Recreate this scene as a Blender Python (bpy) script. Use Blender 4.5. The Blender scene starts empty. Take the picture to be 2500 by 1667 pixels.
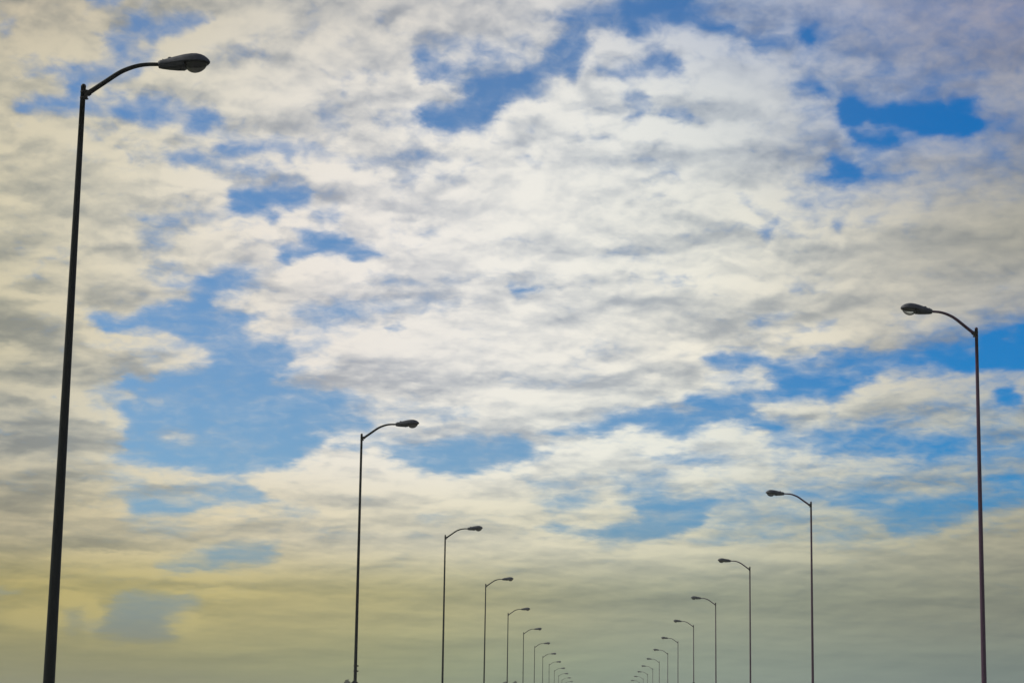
AZ0, AZ1, EL0, EL1 = -17.2, 12.2, .3, 19.6
SUN_E = 2.5
HAZE = .0007
WARP = .7
FEATHER, GROW, VEIL, VEIL_W = 1.45, .08, .7, .5
RIM, UNDER = .5, .30
PUFF_S, CELL_S, BANK_S, BANK = .50, .42, .32, 1.5
CELL_C, CELL_L, CELL_R, FINE, FINE_L = .65, .29, 1.2, 1.0, .22
EDGE = 1.15
A_LO, A_HI = -.08, .98
SH_A, RELIEF, STREAK, CL_G = 1.0, 1.0, .14, .88
SKY_L, SKY_R, SKY_LL, SKY_LR = (.50, .74, .98), (.04, .54, 1.04), (.34, .37, .43), (.36, .45, .58)
CLOUD = [(0.8, [(145,144,104),(147,147,108),(152,155,113),(149,159,121),(140,158,135),(138,155,141),(123,141,133),(110,129,125)]),
 (3.2, [(174,162,106),(181,171,114),(186,176,126),(184,179,132),(168,170,144),(158,165,143),(145,150,132),(132,136,122)]),
 (5.0, [(182,173,146),(204,195,164),(213,205,182),(217,213,193),(215,213,193),(204,204,184),(178,178,157),(159,157,139)]),
 (7.3, [(181,179,166),(209,206,189),(224,222,216),(226,226,222),(226,229,224),(216,221,218),(191,193,184),(164,172,170)]),
 (10.0, [(189,184,160),(211,206,190),(222,219,217),(224,224,224),(226,227,225),(230,228,217),(203,199,185),(159,165,175)]),
 (12.8, [(201,195,172),(214,210,195),(224,221,220),(226,226,226),(226,228,226),(221,223,217),(196,194,185),(166,165,155)]),
 (16.0, [(197,191,171),(207,204,190),(218,216,213),(222,222,221),(222,225,226),(203,210,214),(168,174,191),(146,151,166)]),
 (19.0, [(185,177,160),(193,188,172),(205,203,198),(209,208,207),(205,208,213),(164,178,204),(155,161,183),(142,143,163)])]
GAPS = [  # cloud cover inside, soft edge (deg), outline as azimuth, elevation (deg)
 (0.74, 0.66, [(0.90, 18.04), (2.12, 18.37), (3.82, 17.89), (4.93, 16.83), (5.40, 15.75), (4.92, 14.99), (4.36, 14.57), (4.51, 13.45), (5.69, 13.20), (7.66, 13.54), (9.21, 13.57), (11.73, 14.12), (11.88, 19.18), (0.89, 19.56)]),
 (0.62, 0.44, [(-5.39, 18.11), (-2.05, 18.25), (-1.63, 17.49), (-4.31, 17.22), (-5.30, 17.81)]),
 (0.72, 0.44, [(7.92, 10.76), (11.63, 10.90), (11.61, 10.29), (9.52, 9.96), (7.91, 10.15)]),
 (0.72, 0.44, [(9.12, 9.05), (11.58, 9.23), (11.53, 7.33), (8.33, 7.75)]),
 (0.70, 0.55, [(3.45, 6.46), (11.70, 7.10), (11.66, 5.63), (8.58, 4.97), (5.17, 4.86), (3.45, 4.97), (3.16, 5.71)]),
 (0.55, 0.44, [(-7.05, 8.50), (-5.48, 8.46), (-4.68, 8.13), (-6.05, 7.90), (-7.04, 8.07)]),
 (0.60, 0.29, [(-15.91, 16.62), (-15.22, 16.78), (-15.09, 16.61), (-15.70, 16.48)]),
 (0.55, 0.29, [(-15.04, 16.99), (-13.79, 17.00), (-13.23, 16.93), (-14.31, 16.59), (-14.86, 16.70)]),
 (0.60, 0.29, [(-12.43, 18.42), (-11.00, 18.51), (-10.95, 18.21), (-11.66, 17.98), (-12.34, 18.01)]),
 (0.62, 0.29, [(-10.40, 17.63), (-9.69, 17.79), (-9.52, 17.45), (-10.23, 17.37)]),
 (0.60, 0.29, [(-9.52, 17.56), (-8.63, 17.49), (-8.71, 17.37), (-9.35, 17.38)]),
 (0.62, 0.29, [(-16.27, 16.96), (-15.58, 16.95), (-15.72, 16.82), (-16.26, 16.81)]),
 (0.60, 0.29, [(-14.24, 15.22), (-13.39, 15.35), (-13.46, 15.16), (-14.00, 15.12)]),
 (0.55, 0.29, [(-13.21, 14.83), (-12.47, 15.03), (-12.10, 14.63), (-12.88, 14.54)]),
 (0.58, 0.29, [(-11.00, 14.84), (-10.29, 14.76), (-9.96, 14.39), (-10.51, 14.40)]),
 (0.55, 0.29, [(-10.63, 15.32), (-8.96, 15.44), (-8.15, 15.32), (-7.13, 14.85), (-8.54, 14.91), (-9.74, 15.02)]),
 (0.60, 0.29, [(-8.19, 16.40), (-7.26, 16.36), (-7.15, 15.47), (-7.85, 15.68)]),
 (0.55, 0.29, [(-11.49, 13.35), (-10.23, 13.37), (-10.46, 13.13), (-11.25, 13.09)]),
 (0.60, 0.29, [(-12.89, 13.08), (-11.49, 13.27), (-11.71, 12.91), (-12.56, 12.79)]),
 (0.50, 0.29, [(-8.96, 14.36), (-8.12, 14.23), (-8.31, 13.99), (-8.91, 14.12)]),
 (0.58, 0.29, [(-6.46, 18.61), (-5.81, 18.60), (-5.60, 18.26), (-6.00, 18.17)]),
 (0.60, 0.29, [(-6.75, 17.41), (-5.98, 17.25), (-6.01, 16.94), (-6.58, 16.92)]),
 (0.55, 0.29, [(-5.52, 18.22), (-4.25, 18.22), (-3.52, 18.00), (-4.24, 17.76), (-5.06, 17.85)]),
 (0.55, 0.29, [(-6.47, 16.04), (-5.34, 16.15), (-5.58, 15.91), (-6.22, 15.85)]),
 (0.52, 0.29, [(-7.25, 14.96), (-5.00, 15.11), (-3.62, 14.95), (-4.99, 14.76), (-6.64, 14.71)]),
 (0.58, 0.29, [(-5.71, 14.55), (-4.98, 14.64), (-5.30, 14.17), (-5.70, 14.24)]),
 (0.60, 0.29, [(-0.73, 16.38), (0.65, 16.34), (0.41, 16.19), (-0.60, 16.19)]),
 (0.55, 0.29, [(0.41, 16.81), (1.22, 16.81), (1.01, 16.42), (0.65, 16.50)]),
 (0.60, 0.29, [(-0.64, 15.49), (0.41, 15.65), (0.25, 15.41), (-0.47, 15.41)]),
 (0.55, 0.29, [(0.98, 15.03), (2.23, 14.87), (2.23, 14.60), (1.30, 14.72)]),
 (0.62, 0.29, [(-6.00, 13.33), (-4.95, 13.16), (-5.35, 13.08), (-5.95, 13.22)]),
 (0.62, 0.29, [(-4.58, 14.58), (-3.61, 14.63), (-3.93, 14.32), (-4.49, 14.27)]),
 (0.50, 0.29, [(-2.52, 17.02), (-1.63, 17.03), (-1.22, 16.68), (-2.23, 16.56)]),
 (0.55, 0.29, [(-12.56, 12.64), (-11.62, 12.69), (-11.76, 12.29), (-12.41, 12.11)]),
 (0.55, 0.29, [(-12.29, 12.00), (-11.44, 12.08), (-11.42, 11.65), (-11.83, 11.28), (-12.19, 11.42)]),
 (0.50, 0.29, [(-10.61, 12.00), (-9.55, 12.00), (-8.99, 11.75), (-9.37, 11.27), (-8.82, 11.41), (-9.01, 11.25), (-9.84, 11.22), (-10.40, 11.70)]),
 (0.60, 0.29, [(-8.80, 10.86), (-7.02, 11.00), (-7.00, 10.61), (-8.08, 10.50)]),
 (0.50, 0.29, [(-8.23, 10.34), (-7.00, 10.57), (-7.00, 10.30), (-7.75, 10.20)]),
 (0.50, 0.29, [(-8.45, 9.86), (-7.27, 10.06), (-7.34, 9.74), (-8.24, 9.60)]),
 (0.60, 0.29, [(-12.42, 9.71), (-11.42, 9.83), (-10.94, 9.54), (-11.68, 9.55), (-12.02, 9.42)]),
 (0.60, 0.29, [(-13.90, 8.49), (-12.68, 8.70), (-12.84, 8.04), (-13.58, 8.20)]),
 (0.50, 0.29, [(-12.70, 7.39), (-11.94, 7.49), (-12.14, 6.87), (-12.60, 6.93)]),
 (0.60, 0.29, [(-6.35, 11.68), (-4.92, 11.68), (-3.96, 11.90), (-3.32, 11.91), (-3.64, 11.63), (-4.91, 11.48)]),
 (0.58, 0.29, [(-6.42, 11.17), (-4.91, 11.33), (-3.95, 11.23), (-4.10, 10.99), (-5.45, 10.81), (-6.25, 10.79)]),
 (0.50, 0.29, [(-7.13, 11.00), (-6.33, 10.94), (-6.24, 10.55), (-7.11, 10.53)]),
 (0.62, 0.29, [(-0.61, 12.68), (1.83, 12.54), (1.63, 12.38), (-0.37, 12.45)]),
 (0.62, 0.29, [(-5.43, 13.07), (-4.31, 13.10), (-4.70, 12.94)]),
 (0.66, 0.29, [(-2.72, 9.18), (-0.34, 9.17), (-0.74, 8.93), (-2.32, 8.95)]),
 (0.62, 0.29, [(-5.00, 8.31), (-3.10, 8.39), (-3.26, 8.11), (-4.68, 8.01)]),
 (0.60, 0.29, [(-0.33, 8.23), (0.53, 8.39), (0.46, 8.08), (-0.57, 7.83)]),
 (0.62, 0.29, [(-0.59, 9.99), (0.84, 9.96), (0.45, 9.72), (-0.35, 9.79)]),
 (0.55, 0.29, [(-6.24, 7.51), (-5.06, 7.53), (-5.45, 7.29), (-6.23, 7.27)]),
 (0.60, 0.29, [(4.02, 10.81), (5.12, 10.96), (4.88, 10.49), (4.18, 10.42)]),
 (0.60, 0.29, [(3.71, 12.64), (4.35, 12.71), (4.03, 12.44)]),
 (0.62, 0.29, [(5.05, 11.54), (6.38, 11.68), (6.07, 11.41), (5.28, 11.38)]),
 (0.60, 0.29, [(4.86, 8.13), (6.18, 8.04), (5.64, 7.85), (5.02, 7.93)]),
 (0.50, 0.29, [(6.18, 8.04), (7.95, 8.22), (8.71, 8.02), (7.56, 7.80)]),
 (0.58, 0.29, [(2.91, 9.22), (3.78, 9.26), (4.09, 9.02), (3.23, 9.02)]),
 (0.60, 0.29, [(-14.21, 6.22), (-12.76, 6.39), (-11.83, 5.96), (-12.50, 5.77), (-13.64, 5.96)]),
 (0.55, 0.29, [(-12.73, 5.76), (-10.80, 6.05), (-9.66, 6.20), (-9.19, 5.93), (-11.01, 5.42), (-12.48, 5.37)]),
 (0.60, 0.29, [(-8.61, 5.71), (-7.56, 5.62), (-7.78, 5.33), (-8.48, 5.37)]),
 (0.66, 0.29, [(-12.70, 5.14), (-10.76, 5.02), (-11.32, 4.72), (-12.46, 4.80)]),
 (0.60, 0.29, [(-10.74, 4.51), (-8.46, 4.68), (-8.55, 4.10), (-11.51, 3.80), (-11.74, 4.03)]),
 (0.66, 0.29, [(-7.54, 4.81), (-6.49, 4.78), (-6.95, 4.60)]),
 (0.66, 0.29, [(-6.14, 4.73), (-4.41, 4.88), (-4.98, 4.63)]),
 (0.62, 0.29, [(-5.12, 5.44), (-4.18, 5.46), (-4.53, 5.22)]),
 (0.58, 0.29, [(-2.38, 6.53), (-0.74, 6.49), (1.71, 6.69), (2.06, 6.52), (-0.04, 6.38), (-1.79, 6.19)]),
 (0.55, 0.29, [(0.20, 6.33), (1.71, 6.40), (1.83, 5.99), (0.66, 5.98)]),
 (0.55, 0.29, [(-1.79, 5.90), (-0.15, 6.15), (0.08, 5.81), (-0.97, 5.56)]),
 (0.60, 0.29, [(1.71, 7.15), (4.03, 7.10), (3.34, 6.75), (2.06, 6.81)]),
 (0.62, 0.29, [(4.50, 7.04), (5.07, 6.98), (4.90, 6.64), (4.61, 6.70)]),
 (0.60, 0.29, [(2.64, 6.00), (4.38, 6.06), (4.03, 5.66), (2.87, 5.71)]),
 (0.60, 0.29, [(3.91, 5.26), (5.17, 5.32), (5.06, 4.97), (4.14, 4.91)]),
 (0.66, 0.29, [(-0.26, 4.82), (0.55, 4.83), (0.21, 4.65)]),
 (0.35, 0.33, [(-1.24, 18.72), (-0.67, 18.96), (0.19, 19.11), (0.31, 19.41), (2.64, 19.40), (2.64, 18.52), (1.21, 18.42), (1.13, 18.11), (0.80, 18.19), (0.40, 18.34), (-0.42, 18.57), (-0.99, 18.49)]),
 (0.25, 0.31, [(-13.07, 18.34), (-12.71, 18.40), (-12.42, 18.12), (-11.87, 18.27), (-11.36, 18.42), (-10.99, 18.32), (-11.42, 18.03), (-12.25, 17.94), (-12.39, 17.52), (-12.45, 17.17), (-13.32, 17.04), (-13.73, 17.46), (-13.86, 17.72), (-13.60, 17.89), (-13.21, 17.99)]),
 (0.60, 0.22, [(-13.11, 17.70), (-12.64, 17.76), (-12.47, 17.47), (-13.02, 17.40)]),
 (0.35, 0.27, [(-14.43, 18.77), (-13.37, 18.85), (-13.47, 18.46), (-14.18, 18.45)]),
 (0.40, 0.22, [(-12.97, 18.84), (-12.73, 18.86), (-12.76, 18.51)]),
 (0.12, 0.26, [(-15.10, 16.76), (-14.48, 16.73), (-14.08, 16.68), (-14.30, 16.36), (-14.28, 15.98), (-13.36, 16.27), (-13.03, 16.10), (-12.38, 16.34), (-11.93, 16.21), (-11.76, 15.91), (-10.98, 16.11), (-10.57, 15.82), (-10.75, 15.43), (-11.47, 15.47), (-11.75, 15.72), (-12.22, 15.46), (-12.69, 15.51), (-13.01, 15.61), (-13.64, 15.68), (-14.19, 15.68), (-14.89, 15.67), (-15.93, 15.67), (-16.09, 15.81), (-15.75, 15.91), (-14.75, 16.02), (-14.65, 16.33), (-14.78, 16.59)]),
 (0.50, 0.20, [(-14.05, 16.07), (-13.74, 16.21), (-13.15, 16.10), (-13.22, 15.82), (-13.72, 15.71)]),
 (0.40, 0.16, [(-11.85, 16.14), (-11.54, 16.19), (-11.36, 15.67), (-11.64, 15.73)]),
 (0.30, 0.27, [(-14.56, 16.80), (-12.61, 17.08), (-12.52, 16.90), (-13.25, 16.58), (-14.08, 16.64)]),
 (0.50, 0.16, [(-13.18, 15.18), (-12.67, 15.17), (-12.70, 14.98), (-13.06, 15.03)]),
 (0.28, 0.16, [(-12.11, 14.82), (-11.72, 14.99), (-10.93, 14.84), (-10.76, 14.54), (-10.27, 14.41), (-10.51, 14.32), (-10.91, 14.50), (-11.70, 14.42), (-12.06, 14.67)]),
 (0.22, 0.20, [(-10.58, 15.09), (-10.15, 15.19), (-9.50, 15.07), (-8.96, 15.36), (-8.60, 15.34), (-8.47, 15.07), (-8.57, 14.72), (-8.74, 14.79), (-8.94, 15.01), (-9.54, 14.95), (-10.13, 14.81), (-10.53, 14.86)]),
 (0.50, 0.22, [(-8.47, 15.30), (-8.11, 15.32), (-7.26, 14.81), (-8.22, 14.73), (-8.38, 15.00)]),
 (0.38, 0.20, [(-9.96, 14.58), (-9.41, 14.68), (-9.20, 14.23), (-9.48, 14.29), (-9.96, 14.39)]),
 (0.05, 0.22, [(-10.22, 13.91), (-9.86, 13.97), (-9.38, 13.91), (-8.95, 14.12), (-8.67, 13.98), (-8.03, 14.04), (-8.06, 13.65), (-8.65, 13.48), (-9.09, 13.65), (-9.28, 13.41), (-8.88, 13.27), (-9.00, 13.11), (-9.36, 13.33), (-10.19, 13.37)]),
 (0.35, 0.22, [(-7.93, 13.46), (-7.30, 13.72), (-7.09, 13.49), (-7.33, 13.17), (-7.68, 13.12), (-7.97, 13.31)]),
 (0.62, 0.22, [(-8.66, 18.22), (-8.02, 18.44), (-7.93, 18.17), (-8.32, 17.85), (-8.65, 17.95)]),
 (0.62, 0.27, [(-16.78, 17.78), (-16.10, 17.92), (-16.05, 17.70), (-16.77, 17.52)]),
 (0.12, 0.22, [(-5.30, 17.73), (-5.06, 17.85), (-4.65, 17.63), (-4.36, 17.29), (-4.07, 17.07), (-4.71, 16.97), (-5.04, 16.97), (-5.25, 17.27)]),
 (0.03, 0.22, [(-3.94, 16.99), (-3.42, 17.12), (-2.85, 17.13), (-2.28, 17.21), (-1.92, 17.49), (-1.63, 17.49), (-1.71, 17.10), (-2.23, 16.87), (-2.56, 16.63), (-2.87, 16.24), (-2.95, 15.97), (-3.39, 15.80), (-4.20, 15.75), (-4.77, 15.74), (-5.02, 16.04), (-5.15, 16.35), (-4.86, 16.43), (-4.54, 16.28), (-3.97, 16.37), (-3.69, 16.53), (-3.73, 16.69), (-3.98, 16.76)]),
 (0.33, 0.20, [(-3.55, 17.92), (-3.11, 18.01), (-2.82, 17.90), (-2.53, 17.67), (-2.73, 17.59), (-3.10, 17.74), (-3.51, 17.81)]),
 (0.12, 0.24, [(-1.71, 17.37), (-1.64, 17.72), (-1.43, 17.95), (-0.99, 18.26), (-0.95, 18.57), (-0.67, 18.46), (-0.46, 18.54), (-0.42, 18.19), (-0.25, 18.04), (-0.66, 17.57), (-0.77, 17.11), (-0.89, 16.96), (-1.22, 17.22), (-1.63, 17.14)]),
 (-0.05, 0.22, [(0.47, 19.07), (2.43, 19.25), (2.43, 18.75), (1.05, 18.61), (0.97, 18.27), (0.64, 18.23), (0.52, 18.61)]),
 (0.20, 0.26, [(1.29, 17.80), (1.62, 17.92), (2.23, 17.64), (2.23, 17.26), (1.62, 17.19), (1.21, 17.15), (0.65, 17.08), (0.20, 17.19), (-0.25, 17.27), (-0.25, 17.42), (0.40, 17.46), (1.05, 17.50)]),
 (0.50, 0.16, [(-2.07, 16.79), (-1.63, 16.91), (-1.30, 16.68), (-1.70, 16.64)]),
 (0.38, 0.20, [(0.93, 16.57), (1.18, 16.69), (1.34, 16.42), (1.06, 15.99), (0.65, 15.96), (0.85, 16.27)]),
 (0.33, 0.20, [(1.42, 16.23), (2.23, 16.30), (2.23, 15.99), (1.54, 16.11)]),
 (0.38, 0.13, [(-2.14, 15.82), (-1.85, 15.83), (-1.73, 15.63), (-2.01, 15.65)]),
 (0.45, 0.16, [(-2.37, 15.08), (-2.01, 15.16), (-1.64, 14.82), (-1.96, 14.66), (-2.33, 14.93)]),
 (0.42, 0.16, [(-7.24, 14.89), (-6.76, 14.86), (-6.04, 14.87), (-6.71, 14.59), (-7.16, 14.73)]),
 (0.60, 0.15, [(-3.86, 14.90), (-2.93, 14.84), (-3.41, 14.72), (-3.78, 14.79)]),
 (0.62, 0.15, [(-4.58, 14.42), (-4.02, 14.55), (-4.17, 14.35), (-4.53, 14.30)]),
 (0.45, 0.16, [(-4.52, 19.21), (-4.19, 19.21), (-4.55, 18.86)]),
 (-0.15, 0.18, [(6.44, 16.49), (6.76, 16.56), (7.47, 16.21), (7.86, 16.33), (8.49, 16.27), (9.12, 16.36), (9.33, 16.14), (9.58, 16.30), (10.21, 16.35), (10.24, 16.12), (9.89, 16.06), (10.27, 15.74), (10.30, 15.55), (10.03, 15.45), (9.49, 15.41), (8.79, 15.46), (8.24, 15.40), (8.00, 15.26), (7.45, 15.20), (6.82, 15.29), (6.75, 15.68), (6.51, 15.84)]),
 (0.50, 0.15, [(6.91, 15.67), (7.27, 15.89), (7.46, 15.75), (8.09, 15.71), (8.71, 15.46), (8.32, 15.44), (7.77, 15.59), (7.06, 15.57)]),
 (-0.10, 0.18, [(6.19, 14.96), (6.39, 15.00), (7.05, 14.71), (7.09, 14.48), (6.89, 14.31), (6.30, 14.32), (5.55, 14.42), (6.22, 14.54)]),
 (0.35, 0.20, [(5.10, 16.95), (5.73, 17.01), (5.97, 16.66), (5.33, 16.71)]),
 (0.05, 0.15, [(5.65, 16.82), (5.97, 16.89), (6.17, 16.54), (5.85, 16.66)]),
 (0.40, 0.24, [(5.31, 18.54), (5.99, 18.52), (6.47, 18.09), (5.74, 17.77), (5.27, 18.05)]),
 (-0.15, 0.15, [(5.47, 18.29), (5.71, 18.32), (5.83, 18.07), (5.70, 17.85), (5.47, 18.12)]),
 (0.08, 0.20, [(2.53, 18.56), (3.70, 18.47), (3.66, 18.20), (2.61, 18.35)]),
 (0.15, 0.20, [(3.98, 18.19), (4.95, 18.10), (5.06, 17.98), (4.62, 17.80), (4.14, 17.85)]),
 (0.05, 0.20, [(1.96, 18.64), (2.36, 18.94), (2.12, 19.33), (1.96, 19.33)]),
 (0.38, 0.15, [(7.41, 17.26), (7.88, 17.32), (7.96, 17.13), (7.44, 17.11)]),
 (0.40, 0.15, [(9.56, 17.06), (10.54, 17.11), (10.49, 16.94), (9.68, 16.92)]),
 (0.42, 0.15, [(8.50, 16.73), (9.37, 16.92), (9.04, 16.55), (8.58, 16.57)]),
 (0.25, 0.15, [(10.34, 15.66), (11.19, 15.68), (10.80, 15.47)]),
 (0.25, 0.15, [(7.13, 14.55), (8.61, 14.51), (8.30, 14.35), (7.28, 14.34)]),
 (0.42, 0.15, [(4.83, 13.91), (6.29, 13.77), (6.80, 13.83), (6.49, 13.65), (5.70, 13.70), (4.99, 13.75)]),
 (0.42, 0.15, [(3.48, 14.08), (4.12, 14.03), (4.19, 13.72), (4.67, 13.45), (4.35, 13.49), (3.84, 13.77)]),
 (0.42, 0.15, [(2.12, 16.30), (2.72, 16.10), (2.93, 15.91), (2.12, 15.99)]),
 (0.48, 0.15, [(3.85, 15.93), (4.37, 16.04), (4.21, 15.85)]),
 (0.42, 0.15, [(10.60, 15.19), (10.94, 14.80), (10.59, 14.70)]),
 (0.48, 0.15, [(6.84, 13.37), (7.66, 13.39), (7.26, 13.17)]),
 (0.40, 0.15, [(6.21, 13.34), (6.52, 13.34), (6.40, 12.95)]),
 (0.45, 0.15, [(4.43, 13.22), (4.75, 13.37), (4.59, 13.02)]),
 (0.45, 0.15, [(11.15, 17.09), (11.43, 17.08), (11.43, 16.97), (11.19, 16.94)]),
 (0.02, 0.20, [(-13.88, 10.49), (-13.54, 10.47), (-12.69, 10.41), (-12.50, 10.64), (-12.08, 10.79), (-11.27, 10.85), (-11.09, 11.16), (-10.69, 11.14), (-10.60, 10.80), (-10.40, 10.65), (-9.58, 10.60), (-9.07, 10.70), (-9.57, 10.45), (-9.72, 10.13), (-9.55, 9.94), (-8.45, 9.90), (-8.33, 9.67), (-8.39, 9.28), (-8.35, 9.17), (-8.89, 9.03), (-8.93, 8.84), (-8.53, 8.77), (-8.06, 8.67), (-7.55, 8.64), (-6.95, 8.62), (-6.92, 7.65), (-7.90, 7.54), (-7.51, 7.44), (-7.50, 7.24), (-8.08, 6.96), (-8.46, 6.67), (-10.20, 6.43), (-11.36, 6.55), (-12.51, 6.62), (-12.68, 6.85), (-12.70, 7.46), (-12.44, 7.59), (-12.68, 7.73), (-12.96, 7.99), (-12.74, 8.19), (-12.28, 8.21), (-13.03, 8.68), (-12.62, 8.89), (-12.22, 8.60), (-11.77, 9.04), (-10.69, 9.16), (-10.47, 9.40), (-10.80, 9.78), (-11.50, 9.94), (-12.05, 10.13), (-12.75, 10.12), (-13.36, 9.98), (-13.68, 10.19)]),
 (0.06, 0.18, [(-10.83, 11.64), (-9.46, 11.73), (-9.65, 11.49), (-9.88, 11.25), (-10.62, 11.14), (-10.78, 11.29), (-11.83, 11.32), (-11.76, 11.40), (-11.17, 11.39)]),
 (0.06, 0.20, [(-8.93, 12.26), (-8.62, 12.47), (-7.98, 12.53), (-8.44, 12.98), (-7.48, 12.86), (-7.07, 12.71), (-7.06, 12.40), (-7.66, 12.38), (-8.13, 12.21), (-8.64, 12.00)]),
 (0.60, 0.18, [(-12.47, 12.37), (-12.24, 12.62), (-11.74, 12.64), (-12.38, 12.19)]),
 (0.65, 0.22, [(-12.20, 11.73), (-11.94, 11.94), (-11.76, 11.37), (-12.07, 11.39)]),
 (0.50, 0.22, [(-11.94, 7.49), (-11.25, 7.52), (-10.81, 7.26), (-10.88, 6.99), (-11.46, 7.20)]),
 (0.35, 0.15, [(-12.21, 8.41), (-11.81, 8.19), (-12.04, 8.07)]),
 (0.50, 0.13, [(-10.90, 10.51), (-10.17, 10.66), (-10.36, 10.50)]),
 (0.25, 0.13, [(-11.91, 10.39), (-11.14, 10.46), (-11.32, 10.30)]),
 (0.33, 0.15, [(-8.09, 10.93), (-7.01, 10.86), (-7.01, 10.69), (-7.81, 10.74)]),
 (0.33, 0.15, [(-7.84, 10.58), (-7.29, 10.60), (-7.00, 10.45), (-7.48, 10.36)]),
 (0.25, 0.13, [(-9.48, 10.18), (-9.17, 10.15), (-8.07, 10.27), (-8.57, 10.05), (-9.40, 10.08)]),
 (0.38, 0.13, [(-8.22, 9.95), (-7.39, 10.01), (-7.78, 9.83)]),
 (0.45, 0.13, [(-14.80, 8.39), (-14.50, 8.41), (-14.49, 8.27), (-14.72, 8.28)]),
 (0.60, 0.15, [(-13.89, 8.38), (-13.59, 8.39), (-13.73, 8.25)]),
 (0.45, 0.13, [(-8.20, 9.33), (-7.96, 9.33), (-7.99, 9.14), (-8.19, 9.17)]),
 (0.10, 0.18, [(-7.17, 12.56), (-7.06, 12.83), (-6.78, 12.68), (-6.45, 12.54), (-5.97, 12.40), (-6.13, 12.31), (-6.49, 12.26), (-6.52, 12.07), (-6.92, 12.21), (-7.17, 12.40)]),
 (0.08, 0.14, [(-2.64, 11.70), (-2.36, 11.57), (-1.56, 11.56), (-2.00, 11.34), (-2.23, 11.28), (-2.44, 11.39)]),
 (0.48, 0.13, [(-2.35, 11.10), (-2.19, 11.10), (-2.23, 10.91), (-2.39, 10.94)]),
 (0.62, 0.15, [(-5.91, 11.66), (-5.08, 11.64), (-5.55, 11.51)]),
 (0.48, 0.15, [(-6.25, 11.02), (-5.58, 11.08), (-5.81, 10.86), (-6.17, 10.91)]),
 (0.40, 0.11, [(-6.77, 10.89), (-6.49, 10.78), (-6.64, 10.68)]),
 (0.40, 0.13, [(-7.13, 10.94), (-6.97, 10.88), (-7.12, 10.74)]),
 (0.15, 0.13, [(-5.92, 10.48), (-5.53, 10.59), (-5.33, 10.40), (-5.80, 10.33)]),
 (0.20, 0.15, [(-7.18, 8.73), (-6.55, 8.69), (-6.58, 8.53), (-7.17, 8.52)]),
 (0.05, 0.24, [(-7.28, 8.07), (-6.33, 8.01), (-6.13, 7.74), (-7.26, 7.52)]),
 (0.60, 0.27, [(-4.84, 8.20), (-3.58, 8.34), (-3.50, 8.19), (-4.60, 8.05)]),
 (0.06, 0.18, [(0.38, 8.16), (1.24, 8.32), (1.72, 8.42), (2.24, 8.16), (2.24, 7.50), (1.64, 7.66), (0.85, 7.90), (0.38, 7.90), (0.07, 7.59), (-0.57, 7.62), (-0.65, 7.78), (-1.12, 7.57), (-1.59, 7.69), (-0.57, 7.85)]),
 (0.08, 0.22, [(-5.71, 6.93), (-4.82, 7.26), (-4.03, 7.47), (-3.48, 7.56), (-2.30, 7.62), (-2.06, 7.43), (-1.70, 7.04), (-2.68, 6.79), (-3.47, 6.58), (-4.25, 6.57), (-5.04, 6.75)]),
 (0.55, 0.20, [(-3.48, 7.56), (-2.89, 7.61), (-2.49, 7.11), (-3.28, 6.94)]),
 (0.28, 0.15, [(-7.14, 7.29), (-6.04, 7.35), (-6.43, 7.17), (-7.13, 7.11)]),
 (0.48, 0.13, [(4.35, 13.06), (4.67, 13.33), (4.59, 12.83), (4.35, 12.87)]),
 (0.35, 0.15, [(5.12, 10.65), (5.66, 10.49), (6.06, 10.71), (6.53, 10.71), (6.29, 10.48), (5.47, 10.35)]),
 (0.38, 0.13, [(4.76, 10.18), (5.12, 10.30), (5.23, 10.22), (4.88, 10.11)]),
 (0.08, 0.22, [(2.68, 9.65), (3.07, 9.80), (3.70, 9.84), (4.33, 9.76), (4.64, 9.64), (5.34, 9.71), (6.05, 9.86), (7.60, 9.80), (8.75, 9.94), (9.90, 10.07), (9.69, 9.34), (8.74, 9.32), (7.59, 9.34), (7.01, 9.00), (6.19, 8.58), (6.03, 8.70), (4.87, 8.75), (4.64, 8.94), (4.64, 9.33), (4.40, 9.45), (3.70, 9.37), (2.91, 9.49)]),
 (0.38, 0.20, [(5.26, 9.48), (6.04, 9.59), (6.35, 9.39), (5.46, 9.32)]),
 (0.35, 0.20, [(7.51, 9.30), (8.74, 9.36), (9.31, 9.27), (8.35, 9.14)]),
 (-0.15, 0.20, [(10.09, 10.18), (10.48, 10.36), (11.62, 10.44), (11.58, 9.23), (10.64, 9.27), (10.07, 9.26), (9.61, 9.21), (9.12, 9.41), (8.59, 9.67), (8.87, 9.86), (9.70, 9.77), (9.89, 9.72)]),
 (0.45, 0.11, [(10.78, 10.27), (11.04, 10.31), (11.00, 10.08), (10.85, 10.08)]),
 (0.10, 0.19, [(2.32, 8.71), (2.64, 8.75), (3.30, 8.63), (4.48, 8.79), (6.03, 8.66), (4.87, 8.63), (4.16, 8.52), (4.01, 8.28), (4.32, 8.05), (5.02, 7.89), (5.13, 7.70), (4.63, 7.62), (4.32, 7.82), (4.00, 7.97), (3.42, 8.09), (2.83, 8.01), (2.48, 7.81), (2.60, 7.74), (2.13, 7.54), (1.97, 7.77), (2.13, 8.16), (2.83, 8.21), (2.36, 8.48)]),
 (0.28, 0.22, [(4.35, 7.51), (5.01, 7.62), (5.64, 7.77), (7.18, 7.84), (7.94, 7.68), (9.09, 7.67), (9.84, 7.58), (9.98, 7.24), (11.53, 7.33), (11.52, 6.95), (6.02, 7.08), (5.63, 7.27), (4.55, 7.27)]),
 (0.00, 0.15, [(10.40, 8.76), (10.93, 8.84), (11.13, 8.55), (10.88, 8.31), (10.54, 8.43)]),
 (0.33, 0.13, [(8.18, 8.29), (8.64, 8.25), (8.41, 8.08)]),
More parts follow.
